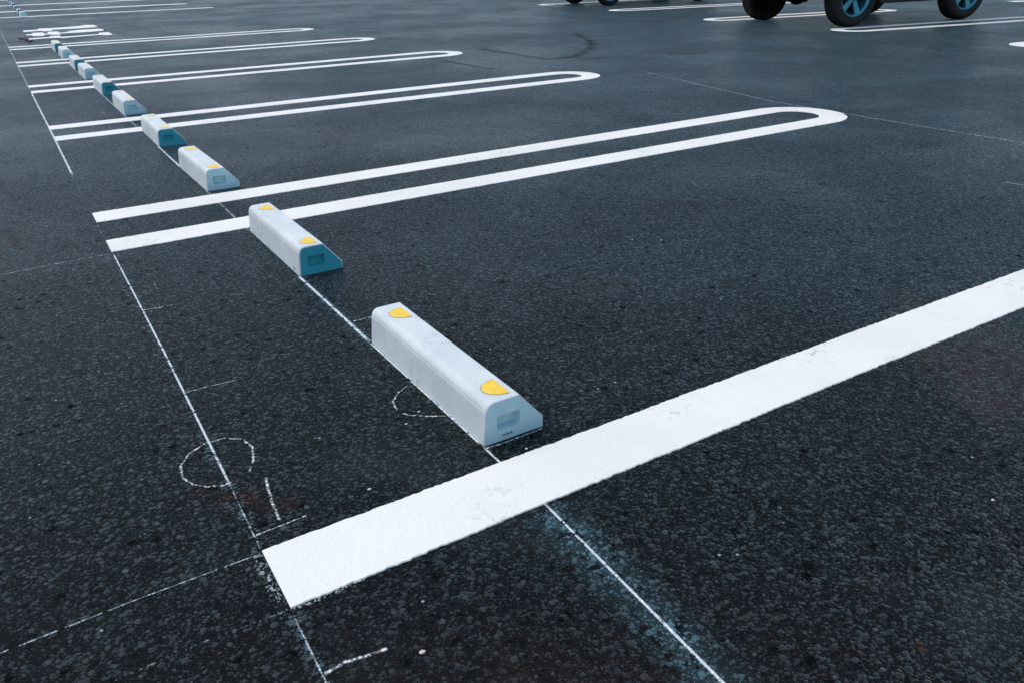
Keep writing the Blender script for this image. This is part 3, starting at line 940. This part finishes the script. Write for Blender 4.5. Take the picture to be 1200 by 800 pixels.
h1_ = R(-9.0)
c1_ = Vector((9.68, 6.42, 0))
tr1 = 1.74
make_car('off_road_car', 'black off-roader with blue-green five-spoke rims parked across the aisle',
         (c1_.x-math.sin(h1_)*tr1/2, c1_.y+math.cos(h1_)*tr1/2, 0), h1_, 2.03, tr1, 0.365, 0.232, 0.24, 5, True, M['car_black'])
h2_ = R(-5.0)
c2_ = Vector((11.08, 13.40, 0))
make_car('hatchback_car', 'small dark grey car with thin-spoked rims, farther along the opposite row',
         (c2_.x-math.sin(h2_)*1.40/2, c2_.y+math.cos(h2_)*1.40/2, 0), h2_, 2.35, 1.40, 0.30, 0.20, 0.175, 10, False, M['car_grey'])


# ------------------------------------------------------------------ small things on the ground
def leaf_mesh(seed):
    r = random.Random(seed)
    bm = bmesh.new()
    n = 9
    rows = []
    for i in range(n):
        t = i/(n-1)
        wd = 0.042*math.sin(math.pi*min(1, t*0.96+0.03))**0.8
        row = []
        for s in (-1, -0.5, 0, 0.5, 1):
            row.append(bm.verts.new((0.14*(t-0.5), s*wd, 0.004+0.026*abs(s)**1.5+0.035*(t-0.45)**2*4+r.uniform(0, 0.006))))
        rows.append(row)
    for a, b in zip(rows[:-1], rows[1:]):
        for k in range(4):
            bm.faces.new((a[k], a[k+1], b[k+1], b[k]))
    rod(bm, (-0.07, 0, 0.04), (-0.115, 0.01, 0.05), 0.002, 6)
    ex = bmesh.ops.solidify(bm, geom=bm.faces[:], thickness=0.0012)
    zmin = min(v.co.z for v in bm.verts)
    for v in bm.verts: v.co.z -= zmin
    return bm_mesh(bm, 'dry_leaf')


for k, (x, y, a) in enumerate([(0.235, 14.15, 20), (0.27, 13.75, 75), (0.305, 13.4, -35)]):
    lf = link('dry_leaf', leaf_mesh(k), M['leaf'], None, 'curled brown dry leaf beside the painted lettering', 'leaf', 'dry leaves by the lettering', loc=(x, y, 0.0), smooth=True)
    lf.scale = (0.7, 0.7, 0.6)
    lf.rotation_euler.z = R(a)

chips = [(433, 573.5, 6, 'between the upright chalk stroke and the single line'), (491, 482.5, 5, 'inside the half chalk ring'),
         (495, 765, 7, 'in front of the single line beside the chalk tick'), (476, 497, 5, 'just outside the half chalk ring'),
         (741, 282, 5, 'in the open bay behind the single line'), (775, 282, 5, 'in the open bay, a hand away from its twin'),
         (1163, 586, 5, 'alone in the next bay'), (617, 526, 5, 'between the end wheel stop and the single line')]
for k, (x, y, s, where) in enumerate(chips):
    r = random.Random(k+40)
    bm = bmesh.new()
    bmesh.ops.create_icosphere(bm, subdivisions=1, radius=1.0)
    sz = s*0.0006
    for v in bm.verts:
        v.co = Vector((v.co.x*sz*1.3*r.uniform(.8, 1.2), v.co.y*sz*r.uniform(.7, 1.2), v.co.z*sz*0.6*r.uniform(.8, 1.1)))
    zmin = min(v.co.z for v in bm.verts)
    for v in bm.verts: v.co.z -= zmin
    p_ = px(x, y)
    link('stone_chip', bm_mesh(bm, 'stone_chip'), M['chip'], None, 'tiny pale stone chip ' + where, 'stone', 'pale stone chips on the asphalt', loc=(p_.x, p_.y, 0.0))
